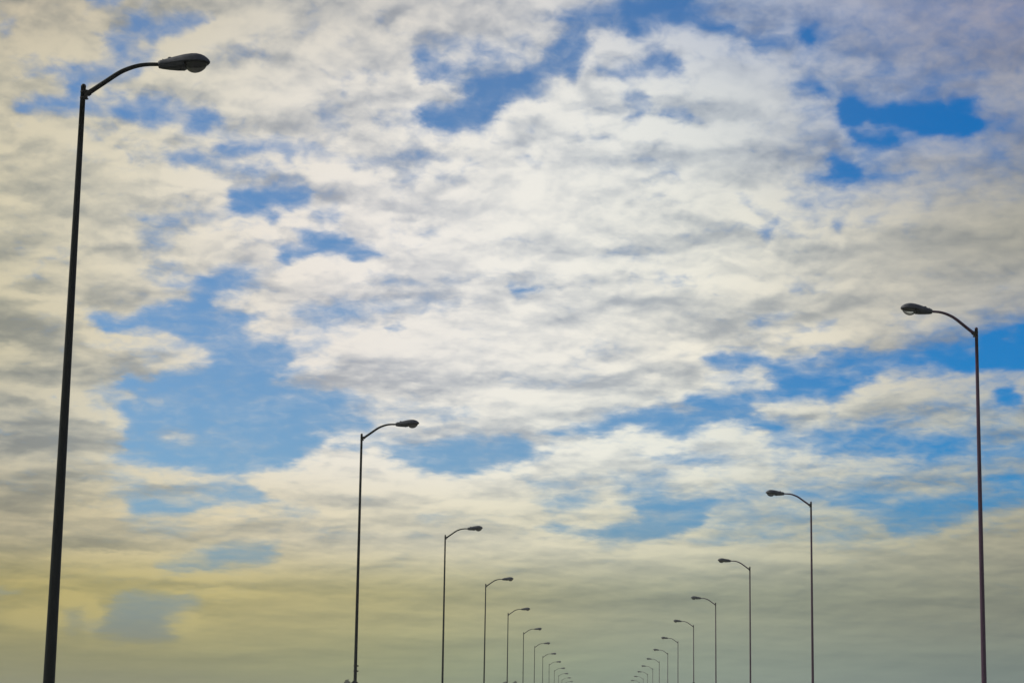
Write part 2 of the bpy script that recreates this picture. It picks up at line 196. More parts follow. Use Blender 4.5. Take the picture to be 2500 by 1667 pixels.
 (0.38, 0.13, [(8.87, 8.36), (9.10, 8.30), (8.95, 8.17)]),
 (0.42, 0.13, [(9.33, 8.35), (9.86, 8.35), (9.70, 8.18)]),
 (0.45, 0.11, [(6.17, 8.66), (6.29, 8.66), (6.28, 7.92), (6.14, 7.93)]),
 (0.38, 0.11, [(9.20, 7.63), (9.47, 7.66), (9.31, 7.49)]),
 (0.30, 0.18, [(-13.22, 6.72), (-12.44, 6.86), (-11.98, 6.82), (-12.77, 6.62)]),
 (0.04, 0.18, [(-11.53, 7.12), (-8.42, 7.22), (-8.93, 6.80), (-9.09, 6.50), (-9.78, 6.37), (-10.36, 6.44), (-10.02, 6.54), (-10.72, 6.74), (-11.41, 6.78)]),
 (0.14, 0.18, [(-10.80, 5.88), (-9.37, 6.09), (-8.72, 5.71), (-9.93, 5.62), (-10.61, 5.48), (-11.12, 5.33), (-12.25, 5.32), (-12.55, 5.54), (-12.38, 5.65), (-11.82, 5.68), (-11.58, 5.54), (-11.01, 5.53), (-10.22, 5.70)]),
 (0.50, 0.13, [(-11.82, 5.85), (-10.79, 5.82), (-10.90, 5.56), (-11.58, 5.57)]),
 (0.26, 0.18, [(-10.62, 4.34), (-9.71, 4.42), (-9.13, 4.38), (-8.80, 4.53), (-8.67, 4.33), (-9.01, 4.15), (-10.16, 4.12)]),
 (0.30, 0.15, [(-11.68, 3.97), (-10.95, 4.02), (-9.98, 4.01), (-10.15, 3.87), (-10.94, 3.83), (-11.62, 3.87)]),
 (0.04, 0.18, [(-5.98, 7.22), (-1.80, 7.29), (-3.39, 6.92), (-4.03, 6.62), (-4.97, 6.49), (-4.27, 6.76), (-5.27, 6.94)]),
 (0.34, 0.33, [(-12.39, 3.21), (-11.48, 3.12), (-10.69, 3.14), (-10.59, 2.97), (-11.07, 2.79), (-11.43, 2.53), (-11.26, 2.05), (-11.77, 1.99), (-12.56, 2.05), (-13.06, 2.16), (-13.46, 2.29), (-13.08, 2.41), (-12.82, 2.98)]),
 (0.55, 0.26, [(-14.04, 2.72), (-13.59, 2.73), (-13.52, 2.34), (-13.90, 2.11), (-14.02, 2.27)]),
 (0.40, 0.15, [(-15.95, 3.34), (-15.23, 3.20), (-15.39, 3.11), (-15.94, 3.12)]),
 (0.48, 0.11, [(-8.43, 5.54), (-8.11, 5.55), (-8.25, 5.39)]),
 (0.55, 0.11, [(-4.77, 5.41), (-4.36, 5.37), (-4.65, 5.28)]),
 (0.50, 0.11, [(-9.60, 6.15), (-9.31, 6.21), (-9.48, 5.98)]),
 (0.35, 0.14, [(0.89, 7.09), (3.46, 7.11), (3.22, 6.95), (2.41, 6.88)]),
 (0.20, 0.14, [(2.41, 6.92), (2.93, 6.94), (2.70, 6.77)]),
 (0.33, 0.14, [(-1.92, 7.00), (-1.27, 7.10), (-1.51, 6.88)]),
 (0.15, 0.14, [(-2.62, 7.22), (-2.04, 7.17), (-2.03, 6.88), (-2.39, 6.92)]),
 (0.45, 0.14, [(-2.14, 6.43), (-0.97, 6.33), (-1.32, 6.24), (-2.03, 6.32)]),
 (0.48, 0.14, [(0.25, 6.63), (1.94, 6.60), (1.13, 6.53)]),
 (0.28, 0.14, [(0.55, 6.29), (1.48, 6.29), (1.59, 6.10), (0.78, 6.15)]),
 (0.28, 0.14, [(-0.85, 5.90), (-0.33, 6.07), (-0.44, 5.88)]),
 (0.35, 0.14, [(-1.61, 5.79), (-0.68, 5.74), (-1.20, 5.66)]),
 (0.50, 0.14, [(-0.74, 6.68), (-0.16, 6.67), (-0.45, 6.60)]),
 (0.36, 0.14, [(5.07, 6.24), (7.47, 6.12), (9.94, 6.05), (11.68, 6.37), (11.67, 5.92), (9.93, 5.65), (8.58, 4.97), (7.79, 4.98), (7.34, 5.43), (6.32, 5.83), (5.12, 6.06)]),
 (0.15, 0.14, [(6.61, 6.06), (7.47, 6.03), (7.46, 5.79), (6.67, 5.82)]),
 (0.15, 0.14, [(10.12, 6.50), (11.69, 6.56), (11.68, 6.30), (10.29, 6.37)]),
 (0.15, 0.14, [(6.91, 7.27), (7.83, 7.26), (7.37, 7.07)]),
 (0.20, 0.14, [(10.31, 7.23), (11.71, 7.21), (11.70, 6.97)]),
 (0.20, 0.14, [(7.91, 5.55), (8.59, 5.55), (8.47, 5.17), (7.91, 5.31)]),
 (0.38, 0.14, [(5.63, 4.99), (6.88, 5.04), (5.74, 4.85)]),
 (0.28, 0.14, [(2.87, 5.31), (3.74, 5.35), (3.45, 5.21)]),
 (0.33, 0.14, [(4.43, 5.30), (4.86, 5.31), (4.66, 5.19)]),
 (0.50, 0.14, [(2.06, 4.84), (3.45, 4.91), (4.60, 4.97), (2.87, 4.69)]),
 (0.40, 0.14, [(4.14, 5.15), (4.60, 5.16), (4.31, 5.02)]),
 (0.50, 0.14, [(-0.03, 4.79), (0.38, 4.80), (0.15, 4.68)]),
 (0.45, 0.14, [(5.76, 6.52), (7.19, 6.46), (6.90, 6.35), (6.05, 6.41)]),
 (0.06, 0.16, [(0.37, 5.87), (3.05, 5.87), (2.87, 5.48), (2.70, 5.25), (1.71, 4.91), (0.90, 4.83), (0.15, 4.89), (-0.90, 5.00), (-1.72, 5.15), (-1.20, 5.28), (-0.73, 5.10), (0.20, 5.13), (0.38, 5.29), (1.13, 5.38), (0.90, 5.76)]),
 (0.45, 0.15, [(1.13, 5.58), (2.41, 5.54), (1.71, 5.36)]),
]
TONES = [  # azimuth, elevation, half width, half height (deg), brightness offset
 (-8.33, 18.08, 0.50, 0.46, -0.25),
 (-10.04, 17.50, 0.68, 0.20, -0.18),
 (-9.03, 17.43, 0.45, 0.20, -0.18),
 (-16.27, 16.93, 0.68, 0.25, -0.12),
 (-15.48, 16.69, 0.68, 0.15, -0.08),
 (-13.77, 15.25, 0.54, 0.15, -0.18),
 (-12.69, 14.75, 0.36, 0.41, -0.14),
 (-7.76, 15.56, 0.54, 0.76, -0.10),
 (-11.52, 13.08, 0.45, 0.31, -0.20),
 (-16.00, 14.98, 0.54, 0.41, -0.12),
 (-16.58, 18.21, 0.90, 0.31, -0.10),
 (-15.61, 18.22, 0.68, 0.31, -0.10),
 (-11.40, 16.70, 1.35, 0.41, 0.35),
 (-9.00, 16.59, 1.35, 0.76, 0.28),
 (-7.63, 17.88, 0.59, 0.61, 0.20),
 (-9.87, 13.15, 1.04, 0.36, 0.40),
 (-11.68, 14.03, 1.58, 0.46, 0.22),
 (-11.43, 15.43, 0.45, 0.25, 0.25),
 (-7.92, 14.40, 0.90, 0.31, 0.22),
 (-15.36, 17.30, 1.13, 0.46, 0.12),
 (-15.70, 16.41, 0.68, 0.46, 0.12),
 (-11.45, 17.69, 0.81, 0.36, 0.20),
 (-15.39, 14.38, 0.90, 1.27, 0.05),
 (-6.01, 18.51, 0.41, 0.31, -0.28),
 (-6.34, 17.16, 0.45, 0.31, -0.28),
 (-6.49, 16.77, 0.27, 0.20, -0.18),
 (-5.95, 15.97, 0.54, 0.20, -0.23),
 (-5.44, 14.98, 0.81, 0.20, -0.28),
 (-0.08, 16.27, 0.63, 0.15, -0.23),
 (0.20, 16.81, 0.68, 0.13, -0.23),
 (-1.41, 15.68, 0.45, 0.15, -0.18),
 (-0.19, 15.53, 0.68, 0.10, -0.14),
 (-5.62, 14.35, 0.27, 0.41, -0.18),
 (-4.34, 14.44, 0.41, 0.15, -0.23),
 (-6.32, 13.52, 0.27, 0.10, -0.18),
 (-5.43, 13.23, 0.68, 0.13, -0.23),
 (-2.02, 16.13, 0.27, 0.15, -0.18),
 (1.14, 14.95, 0.32, 0.31, -0.20),
 (1.82, 14.83, 0.68, 0.31, -0.12),
 (-2.21, 15.43, 0.11, 0.10, -0.25),
 (-4.04, 15.56, 1.44, 0.31, 0.32),
 (-3.03, 15.81, 0.54, 0.20, 0.28),
 (-0.40, 16.65, 1.13, 0.25, 0.20),
 (1.42, 15.72, 0.68, 0.36, 0.22),
 (-4.40, 13.92, 1.80, 0.41, 0.25),
 (-1.18, 13.77, 1.80, 0.46, 0.22),
 (-6.52, 17.73, 0.90, 0.41, 0.22),
 (-4.14, 16.60, 0.23, 0.31, 0.20),
 (-3.46, 17.46, 1.13, 0.20, 0.10),
 (-6.03, 14.54, 0.68, 0.25, 0.15),
 (2.92, 14.16, 1.13, 0.41, 0.12),
 (2.72, 15.64, 1.13, 0.31, 0.18),
 (4.32, 15.27, 0.90, 0.20, 0.12),
 (2.73, 16.79, 0.90, 0.31, 0.10),
 (3.32, 13.89, 0.45, 0.15, -0.10),
 (-4.87, 13.09, 0.68, 0.15, -0.28),
 (0.43, 12.55, 1.35, 0.11, -0.32),
 (-3.76, 11.80, 0.50, 0.15, -0.30),
 (-4.55, 11.26, 0.68, 0.15, -0.14),
 (-3.95, 11.07, 0.18, 0.15, -0.14),
 (-4.89, 10.27, 0.36, 0.10, -0.18),
 (-4.17, 10.52, 0.36, 0.13, -0.14),
 (0.05, 9.87, 0.99, 0.20, -0.18),
 (-5.10, 9.41, 2.25, 0.20, -0.12),
 (-1.93, 9.05, 1.44, 0.18, -0.14),
 (0.06, 9.09, 1.35, 0.18, -0.10),
 (-4.30, 8.64, 1.35, 0.31, -0.10),
 (-4.85, 8.75, 0.45, 0.10, -0.18),
 (0.83, 11.87, 0.90, 0.15, -0.12),
 (-1.37, 12.72, 0.45, 0.31, -0.14),
 (-5.26, 12.57, 0.54, 0.20, -0.08),
 (-6.97, 9.71, 0.36, 0.31, -0.20),
 (-4.29, 8.25, 0.90, 0.13, -0.20),
 (-4.37, 12.32, 2.25, 0.46, 0.18),
 (-0.37, 12.22, 2.03, 0.20, 0.18),
 (-3.53, 10.06, 2.70, 0.46, 0.25),
 (-2.13, 9.62, 1.35, 0.36, 0.35),
 (-0.35, 10.26, 0.68, 0.25, 0.25),
 (-4.34, 10.83, 0.99, 0.25, 0.20),
 (-3.16, 11.52, 0.68, 0.25, 0.15),
 (-1.13, 8.57, 1.80, 0.20, 0.10),
 (0.85, 7.46, 1.13, 0.31, 0.15),
 (-15.41, 11.25, 0.54, 0.20, -0.14),
 (-12.85, 11.51, 0.68, 0.20, -0.14),
 (-13.25, 10.95, 0.54, 0.09, -0.14),
 (-15.89, 10.23, 1.17, 0.76, -0.23),
 (-15.14, 9.66, 1.04, 0.46, -0.25),
 (-13.03, 9.45, 0.90, 0.31, -0.10),
 (-15.27, 8.66, 0.99, 0.23, -0.20),
 (-15.01, 7.22, 1.26, 0.61, -0.30),
 (-12.32, 12.50, 0.27, 0.25, -0.25),
 (-9.41, 11.39, 0.81, 0.18, -0.20),
 (-10.43, 12.39, 1.58, 0.61, 0.32),
 (-9.78, 10.91, 0.99, 0.28, 0.40),
 (-12.52, 10.94, 1.26, 0.20, 0.28),
 (-8.04, 11.90, 1.13, 0.46, 0.30),
 (-12.89, 9.85, 0.68, 0.25, 0.32),
 (-14.31, 10.58, 0.72, 0.20, 0.32),
 (-14.30, 8.09, 0.68, 0.20, 0.25),
 (-12.94, 7.72, 0.72, 0.20, 0.24),
 (-7.59, 10.09, 0.68, 0.20, 0.22),
 (-7.75, 8.99, 0.90, 0.20, 0.20),
 (-14.92, 9.10, 1.13, 0.20, 0.05),
 (-11.17, 9.34, 0.68, 0.20, 0.10),
 (5.06, 8.49, 1.04, 0.20, 0.30),
 (7.20, 8.84, 1.13, 0.20, 0.22),
 (3.30, 7.84, 0.81, 0.13, 0.25),
 (5.86, 10.10, 1.04, 0.18, 0.22),
 (8.01, 11.65, 2.25, 0.25, 0.10),
 (5.48, 8.08, 0.81, 0.13, -0.14),
 (10.32, 11.74, 1.35, 0.25, -0.14),
 (8.98, 11.89, 1.13, 0.15, -0.10),
 (6.07, 11.49, 0.90, 0.15, -0.12),
 (4.10, 10.89, 0.90, 0.31, -0.08),
 (3.11, 10.54, 0.90, 0.25, -0.08),
 (3.11, 8.95, 1.13, 0.15, 0.15),
 (2.32, 9.22, 0.68, 0.25, -0.12),
 (10.45, 9.14, 0.68, 0.13, 0.15),
 (9.47, 8.01, 1.35, 0.20, 0.10),
 (-15.03, 5.80, 1.47, 0.83, -0.23),
 (-15.16, 5.06, 1.01, 0.30, -0.20),
 (-13.28, 4.44, 1.21, 0.30, -0.23),
 (-9.05, 5.17, 1.68, 0.19, -0.12),
 (-11.89, 4.76, 1.34, 0.15, -0.12),
 (-7.19, 4.74, 0.40, 0.14, -0.20),
 (-5.57, 4.77, 1.01, 0.15, -0.12),
 (-7.15, 3.37, 0.40, 0.09, -0.14),
 (-5.53, 3.39, 1.34, 0.09, -0.12),
 (-7.57, 3.95, 0.80, 0.08, -0.12),
 (-11.94, 6.02, 0.40, 0.19, -0.14),
 (-15.20, 3.82, 0.80, 0.15, -0.15),
 (-11.95, 6.25, 1.68, 0.30, 0.28),
 (-9.91, 5.27, 1.54, 0.23, 0.25),
 (-8.23, 6.47, 1.01, 0.45, 0.28),
 (-13.31, 2.57, 0.20, 0.38, 0.48),
 (-13.94, 2.98, 0.40, 0.19, 0.35),
 (-10.65, 2.23, 0.80, 0.30, 0.28),
 (-9.79, 1.91, 1.34, 0.23, 0.15),
 (-7.36, 6.67, 2.01, 0.38, 0.20),
 (-5.30, 6.02, 2.68, 0.30, 0.12),
 (-12.97, 3.65, 1.34, 0.38, 0.12),
 (-15.14, 2.58, 0.80, 0.30, 0.15),
 (-3.55, 5.64, 1.68, 0.23, 0.10),
 (1.72, 3.86, 2.01, 0.19, 0.16),
 (2.58, 4.33, 1.68, 0.19, 0.12),
 (6.31, 4.41, 2.35, 0.19, 0.12),
 (-1.19, 4.81, 2.01, 0.19, 0.15),
 (-1.76, 4.05, 0.80, 0.11, -0.14),
 (-0.62, 5.48, 1.34, 0.15, 0.15),
 (3.45, 6.12, 1.34, 0.30, 0.10),
 (1.14, 3.34, 3.35, 0.27, -0.14),
 (5.16, 3.15, 2.68, 0.45, -0.08),
 (8.82, 3.17, 1.34, 0.11, 0.06),
 (-1.78, 5.49, 0.40, 0.15, -0.15),
 (-13.36, 2.60, 0.15, 0.34, 0.85),
 (-13.89, 3.04, 0.34, 0.17, 0.80),
 (-14.69, 2.48, 0.60, 0.23, 0.65),
 (-11.06, 2.57, 0.40, 0.30, 0.65),
 (-12.65, 4.17, 1.68, 0.11, 0.62),
 (-10.71, 3.71, 2.01, 0.09, 0.60),
 (-10.12, 3.27, 1.34, 0.08, 0.60),
 (-14.50, 10.54, 0.54, 0.09, 0.75),
 (-15.28, 10.84, 0.90, 0.07, 0.65),
 (-14.38, 8.20, 0.32, 0.07, 0.70),
 (-13.10, 7.83, 0.50, 0.08, 0.70),
 (-13.64, 7.96, 0.36, 0.08, 0.65),
]
import bpy, bmesh, math, random
import numpy as np
from mathutils import Vector, Matrix
random.seed(11)
S = bpy.context.scene
COL = S.collection
R = math.radians

# ------------------------------------------------------------------ helpers
def link(o):
    COL.objects.link(o); return o

def mesh_obj(name, bm, mats, parent=None, smooth=True):
    me = bpy.data.meshes.new(name)
    bmesh.ops.recalc_face_normals(bm, faces=bm.faces)
    bm.to_mesh(me); bm.free()
    for m in (mats if isinstance(mats, (list, tuple)) else [mats]): me.materials.append(m)
    if smooth:
        for p in me.polygons: p.use_smooth = True
    o = link(bpy.data.objects.new(name, me))
    if parent: o.parent = parent
    return o

def empty(name, loc=(0, 0, 0)):
    o = link(bpy.data.objects.new(name, None)); o.location = loc; return o

def tag(o, label, cat, group=None):
    o["label"] = label; o["category"] = cat
    if group: o["group"] = group
    return o

def structure(name, bm, m):
    o = mesh_obj(name, bm, m, smooth=False); o["kind"] = "structure"; return o

def box(bm, x0, x1, y0, y1, z0, z1):
    v = [bm.verts.new((x, y, z)) for z in (z0, z1) for y in (y0, y1) for x in (x0, x1)]
    for f in ((0, 2, 3, 1), (4, 5, 7, 6), (0, 1, 5, 4), (2, 6, 7, 3), (0, 4, 6, 2), (1, 3, 7, 5)):
        bm.faces.new([v[i] for i in f])

def loft(bm, rings, cap=True):
    vs = [[bm.verts.new(p) for p in r] for r in rings]
    n = len(vs[0])
    for a, b in zip(vs, vs[1:]):
        for i in range(n): bm.faces.new((a[i], a[(i + 1) % n], b[(i + 1) % n], b[i]))
    if cap:
        bm.faces.new(vs[0][::-1]); bm.faces.new(vs[-1])

def tube(bm, pts, rads, n=16):
    rings = []
    for i, p in enumerate(pts):
        p = Vector(p)
        a = Vector(pts[max(i - 1, 0)]); b = Vector(pts[min(i + 1, len(pts) - 1)])
        t = (b - a).normalized()
        u = t.cross(Vector((0, 1, 0)))
        if u.length < 1e-4: u = t.cross(Vector((1, 0, 0)))
        u.normalize(); w = t.cross(u)
        r = rads[i] if isinstance(rads, (list, tuple)) else rads
        rings.append([p + (u * math.cos(2 * math.pi * k / n) + w * math.sin(2 * math.pi * k / n)) * r for k in range(n)])
    loft(bm, rings)

def catmull(P, k=8):
    P = [Vector(p) for p in P]; Q = [P[0] * 2 - P[1]] + P + [P[-1] * 2 - P[-2]]; out = []
    for i in range(1, len(Q) - 2):
        a, b, c, d = Q[i - 1:i + 3]
        for j in range(k):
            t = j / k
            out.append(.5 * ((2 * b) + (c - a) * t + (2 * a - 5 * b + 4 * c - d) * t * t + (3 * b - a - 3 * c + d) * t ** 3))
    return out + [P[-1]]

# ------------------------------------------------------------------ materials
def new_mat(name):
    m = bpy.data.materials.new(name); m.use_nodes = True
    return m, m.node_tree.nodes, m.node_tree.links

def weathered(name, c0, c1, rough=.5, metal=0.0, scale=9.0, bump=.0, stretch=(1, 1, 1), spec=.25):
    m, N, L = new_mat(name); b = N["Principled BSDF"]
    tc = N.new("ShaderNodeTexCoord"); mp = N.new("ShaderNodeMapping"); mp.inputs["Scale"].default_value = stretch
    no = N.new("ShaderNodeTexNoise"); no.inputs["Scale"].default_value = scale; no.inputs["Detail"].default_value = 6
    L.new(tc.outputs["Object"], mp.inputs[0]); L.new(mp.outputs[0], no.inputs["Vector"])
    r = N.new("ShaderNodeValToRGB"); r.color_ramp.elements[0].position = .32; r.color_ramp.elements[1].position = .68
    r.color_ramp.elements[0].color = (*c0, 1); r.color_ramp.elements[1].color = (*c1, 1)
    L.new(no.outputs["Fac"], r.inputs[0]); L.new(r.outputs[0], b.inputs["Base Color"])
    b.inputs["Specular IOR Level"].default_value = spec; b.inputs["Roughness"].default_value = rough; b.inputs["Metallic"].default_value = metal
    if bump:
        bp = N.new("ShaderNodeBump"); bp.inputs["Strength"].default_value = bump
        L.new(no.outputs["Fac"], bp.inputs["Height"]); L.new(bp.outputs[0], b.inputs["Normal"])
    return m

M_GREEN = weathered("weathered_green_steel", (.004, .007, .009), (.010, .015, .018), .4, .0, 3, .05, (4, 4, .6), .15)
M_PLUM = weathered("weathered_steel_fringe_tint", (.055, .026, .058), (.085, .042, .085), .36, .0, 3, .05, (4, 4, .6))  # plum tint: lens colour fringing partly put into the base colour
M_HOUSE = weathered("lamp_housing_paint", (.034, .042, .062), (.070, .080, .105), .5, .0, 14, .05)
M_DOOR = weathered("lamp_door_paint", (.020, .026, .036), (.036, .042, .055), .5, .0, 14)
M_DARK = weathered("dark_fitting_metal", (.012, .012, .014), (.025, .025, .028), .5, .2, 20)
M_SIGN = weathered("sign_back_sheet", (.030, .040, .038), (.050, .058, .055), .45, .3, 6)
M_ASPH = weathered("asphalt", (.040, .040, .041), (.065, .064, .062), .9, 0, 3, .2)
M_PAVE = weathered("concrete_pavement", (.24, .235, .22), (.33, .32, .30), .9, 0, 2, .1)
M_GRASS = weathered("rough_grass_ground", (.035, .055, .018), (.075, .085, .035), 1, 0, .15)
M_PAINT = weathered("road_paint", (.55, .54, .50), (.78, .77, .74), .7, 0, 5)
M_BARK = weathered("bark", (.05, .04, .03), (.10, .08, .06), .9, 0, 3)
M_LEAF = weathered("foliage", (.035, .06, .025), (.075, .10, .045), .7, 0, .9)

def lens_material(name, clear):
    m, N, L = new_mat(name); b = N["Principled BSDF"]; out = N["Material Output"]
    tc = N.new("ShaderNodeTexCoord"); w = N.new("ShaderNodeTexWave"); w.wave_type = 'RINGS'; w.inputs["Scale"].default_value = 18
    L.new(tc.outputs["Object"], w.inputs["Vector"])
    bp = N.new("ShaderNodeBump"); bp.inputs["Strength"].default_value = .15; L.new(w.outputs["Fac"], bp.inputs["Height"])
    L.new(bp.outputs[0], b.inputs["Normal"])
    b.inputs["Base Color"].default_value = (.045, .045, .05, 1) if not clear else (.10, .11, .12, 1)
    b.inputs["Roughness"].default_value = .22
    tr = N.new("ShaderNodeBsdfTransparent"); tr.inputs[0].default_value = (.9, .92, .9, 1)
    mx = N.new("ShaderNodeMixShader")
    if clear:
        lw = N.new("ShaderNodeLayerWeight"); lw.inputs["Blend"].default_value = .72
        L.new(lw.outputs["Facing"], mx.inputs[0])
        L.new(tr.outputs[0], mx.inputs[1]); L.new(b.outputs[0], mx.inputs[2])
    else:
        mx.inputs[0].default_value = .18
        L.new(b.outputs[0], mx.inputs[1]); L.new(tr.outputs[0], mx.inputs[2])
    L.new(mx.outputs[0], out.inputs["Surface"])
    return m
M_LENS = lens_material("smoky_lens_glass", False)
M_CLEAR = lens_material("clear_lens_glass", True)

# ------------------------------------------------------------------ the street lamp
HT = 10.6          # pole top above the pavement
def pole_bm(rb, rt):
    bm = bmesh.new(); n = 24; rings = []
    zs = [0.03 + (HT - .06) * i / 12 for i in range(13)]
    prof = [(z, rb + (rt - rb) * (z / HT)) for z in zs]
    prof += [(HT - .045, rt * 1.04), (HT - .03, rt * 1.04), (HT - .012, rt * .86), (HT, rt * .45)]
    for z, r in prof: rings.append([(r * math.cos(2 * math.pi * k / n), r * math.sin(2 * math.pi * k / n), z) for k in range(n)])
    loft(bm, rings); return bm

def arm_bm(s):
    bm = bmesh.new()
    P = [(.055, -.150), (.28, .010), (.50, .165), (.64, .235), (.78, .280), (.92, .300), (1.10, .303)]
    pts = catmull([(s * x, 0, HT + z) for x, z in P], 6)
    k = len(pts); tube(bm, pts, [.037 - .010 * i / (k - 1) for i in range(k)], 16); return bm

def bracket_bm(s):
    bm = bmesh.new()
    box(bm, min(s * .034, s * .062), max(s * .034, s * .062), -.04, .04, HT - .225, HT - .095)
    tube(bm, [(s * .058, 0, HT - .152), (s * .098, 0, HT - .122)], .043, 14)
    for z in (HT - .205, HT - .115):
        tube(bm, [(0, 0, z - .012), (0, 0, z + .012)], .041, 20)
    for z in (HT - .215, HT - .105):
        for y in (-.03, .03): tube(bm, [(s * .06, y, z), (s * .074, y, z)], .009, 6)
    return bm

# stations along the head: x, half width, top height, depth under the rim
ST = [(0, .038, .042, .040), (.03, .050, .054, .048), (.06, .056, .058, .054), (.15, .082, .074, .066), (.27, .120, .096, .076),
      (.36, .148, .110, .076), (.42, .163, .117, .030), (.50, .174, .122, .016), (.57, .172, .119, .013), (.63, .155, .104, .011),
      (.68, .124, .081, .010), (.715, .084, .053, .009), (.738, .045, .030, .008), (.75, .012, .010, .006)]
HX, HZ, HTILT = 1.075, .303, 3.2
def head_matrix(s):
    return Matrix.Translation((s * HX, 0, HT + HZ)) @ Matrix.Rotation(R(-HTILT) * s, 4, 'Y') @ Matrix.Diagonal((s, 1, 1, 1))

def housing_bm(s):
    bm = bmesh.new(); rings = []
    for x, w, t, d in ST:
        ring = []
        for k in range(17):                                   # rounded roof
            a = math.pi * k / 16; c, q = math.cos(a), math.sin(a)
            ring.append((x, w * math.copysign(abs(c) ** .75, c), .004 + t * q ** .8))
        ring.append((x, -w * 1.02, -.010)); ring.append((x, -w * .94, -.012))
        ring.append((x, w * .94, -.012)); ring.append((x, w * 1.02, -.010))
        rings.append(ring)
    loft(bm, rings)
    bmesh.ops.transform(bm, matrix=head_matrix(s), verts=bm.verts); return bm

def door_bm(s):                                               # hinged pan under the rear half
    bm = bmesh.new(); rings = []
    for x, w, t, d in [q for q in ST if q[0] <= .37] + [(.39, .135, 0, .066)]:
        w *= .93
        rings.append([(x + .004, w, -.013), (x + .004, w * .93, -.013 - d * .7), (x + .004, w * .6, -.013 - d), (x + .004, -w * .6, -.013 - d),
                      (x + .004, -w * .93, -.013 - d * .7), (x + .004, -w, -.013)])
    loft(bm, rings)
    box(bm, .30, .33, -.012, .012, -.104, -.085)
    bmesh.ops.transform(bm, matrix=head_matrix(s), verts=bm.verts); return bm

def lens_bm(s):
    bm = bmesh.new(); rings = []; n = 28
    for i in range(11):
        a = (math.pi / 2) * i / 10 * .985
        c, q = math.cos(a), math.sin(a)
        rings.append([(.548 + .166 * c * math.cos(2 * math.pi * k / n) - .012 * q, (.150 * c) * math.sin(2 * math.pi * k / n) * (1 - .12 * math.cos(2 * math.pi * k / n)), -.013 - .135 * q ** 1.1)
                      for k in range(n)])
    loft(bm, rings)
    bmesh.ops.transform(bm, matrix=head_matrix(s), verts=bm.verts); return bm

def rim_bm(s):                                                # bezel ring that holds the bowl
    bm = bmesh.new(); n = 32
    pts = [Vector((.548 + .174 * math.cos(2 * math.pi * k / n), .155 * math.sin(2 * math.pi * k / n) * (1 - .12 * math.cos(2 * math.pi * k / n)), -.019)) for k in range(n)]
    vs = []
    for k, p in enumerate(pts):
        o = (p - Vector((.548, 0, -.019))).normalized()
        vs.append([bm.verts.new(p + o * a + Vector((0, 0, b))) for a, b in ((.009, .008), (.009, -.008), (-.006, -.008), (-.006, .008))])
    for k in range(n):
        a, b = vs[k], vs[(k + 1) % n]
        for j in range(4): bm.faces.new((a[j], a[(j + 1) % 4], b[(j + 1) % 4], b[j]))
    bmesh.ops.transform(bm, matrix=head_matrix(s), verts=bm.verts); return bm

def cell_bm(s):
    bm = bmesh.new()
    tube(bm, [(.165, 0, .066), (.165, 0, .092), (.165, 0, .100)], [.030, .030, .020], 14)
    bmesh.ops.transform(bm, matrix=head_matrix(s), verts=bm.verts); return bm

def screw_bm(s):
    bm = bmesh.new()
    tube(bm, [(.066, .012, .048), (.066, .012, .073)], .008, 8)
    tube(bm, [(.066, -.012, .048), (.066, -.012, .073)], .008, 8)
    bmesh.ops.transform(bm, matrix=head_matrix(s), verts=bm.verts); return bm

def base_bm():
    bm = bmesh.new()
    box(bm, -.19, .19, -.19, .19, 0, .03)
    for x in (-.14, .14):
        for y in (-.14, .14): tube(bm, [(x, y, .03), (x, y, .075)], .018, 8)
    return bm

def make_lamp(s, mat, rb, rt, lens):
    root = empty("street_lamp")
    base = mesh_obj("base_plate", base_bm(), M_DARK, root, False)
    mesh_obj("pole", pole_bm(rb, rt), mat, root)
    mesh_obj("bracket", bracket_bm(s), M_DARK, root, False)
    mesh_obj("arm", arm_bm(s), mat, root)
    h = mesh_obj("lamp_housing", housing_bm(s), M_HOUSE, root)
    mesh_obj("service_door", door_bm(s), M_DOOR, h, False)
    mesh_obj("lens", lens_bm(s), lens, h)
    mesh_obj("lens_rim", rim_bm(s), M_DARK, h)
    mesh_obj("photocell", cell_bm(s), M_DARK, h)
    mesh_obj("clamp_screw", screw_bm(s), M_DARK, h, False)
    return root

def copy_tree(o, parent=None):
    c = o.copy(); link(c)
    if parent: c.parent = parent
    for ch in o.children: copy_tree(ch, c)
    return c

ORD = ["nearest", "second", "third", "fourth", "fifth", "sixth", "seventh", "eighth", "ninth", "tenth", "eleventh", "twelfth", "farthest visible"]
LEFT = [(-7.575, 29.53), (-7.60, 67.30), (-7.54, 104.16), (-7.50, 140.98), (-7.56, 178.11), (-7.56, 215.44), (-7.59, 253.5)]
LEFT += [(-7.58, 253.5 + 37.6 * k) for k in range(1, 7)]
RIGHT = [(8.482, 48.19), (8.51, 86.78), (8.54, 122.84), (8.57, 159.45), (8.51, 195.34), (8.48, 233.71), (8.55, 270.77)]
RIGHT += [(8.53, 270.77 + 37.45 * k) for k in range(1, 7)]
first_left = make_lamp(1, M_GREEN, .092, .036, M_LENS)
thin_left = make_lamp(1, M_GREEN, .058, .035, M_LENS)
first_right = make_lamp(-1, M_PLUM, .064, .036, M_CLEAR)
thin_right = make_lamp(-1, M_PLUM, .058, .035, M_LENS)
LAB_L = ["tall dark street lamp nearest the camera in the left row, thickest pole of all",
         "street lamp second from the camera in the left row, with sign straps on its pole"]
LAB_R = ["street lamp nearest the camera in the right row, with a clear see-through lens bowl",
         "street lamp second from the camera in the right row, with a dark lens bowl"]
lamps = {}
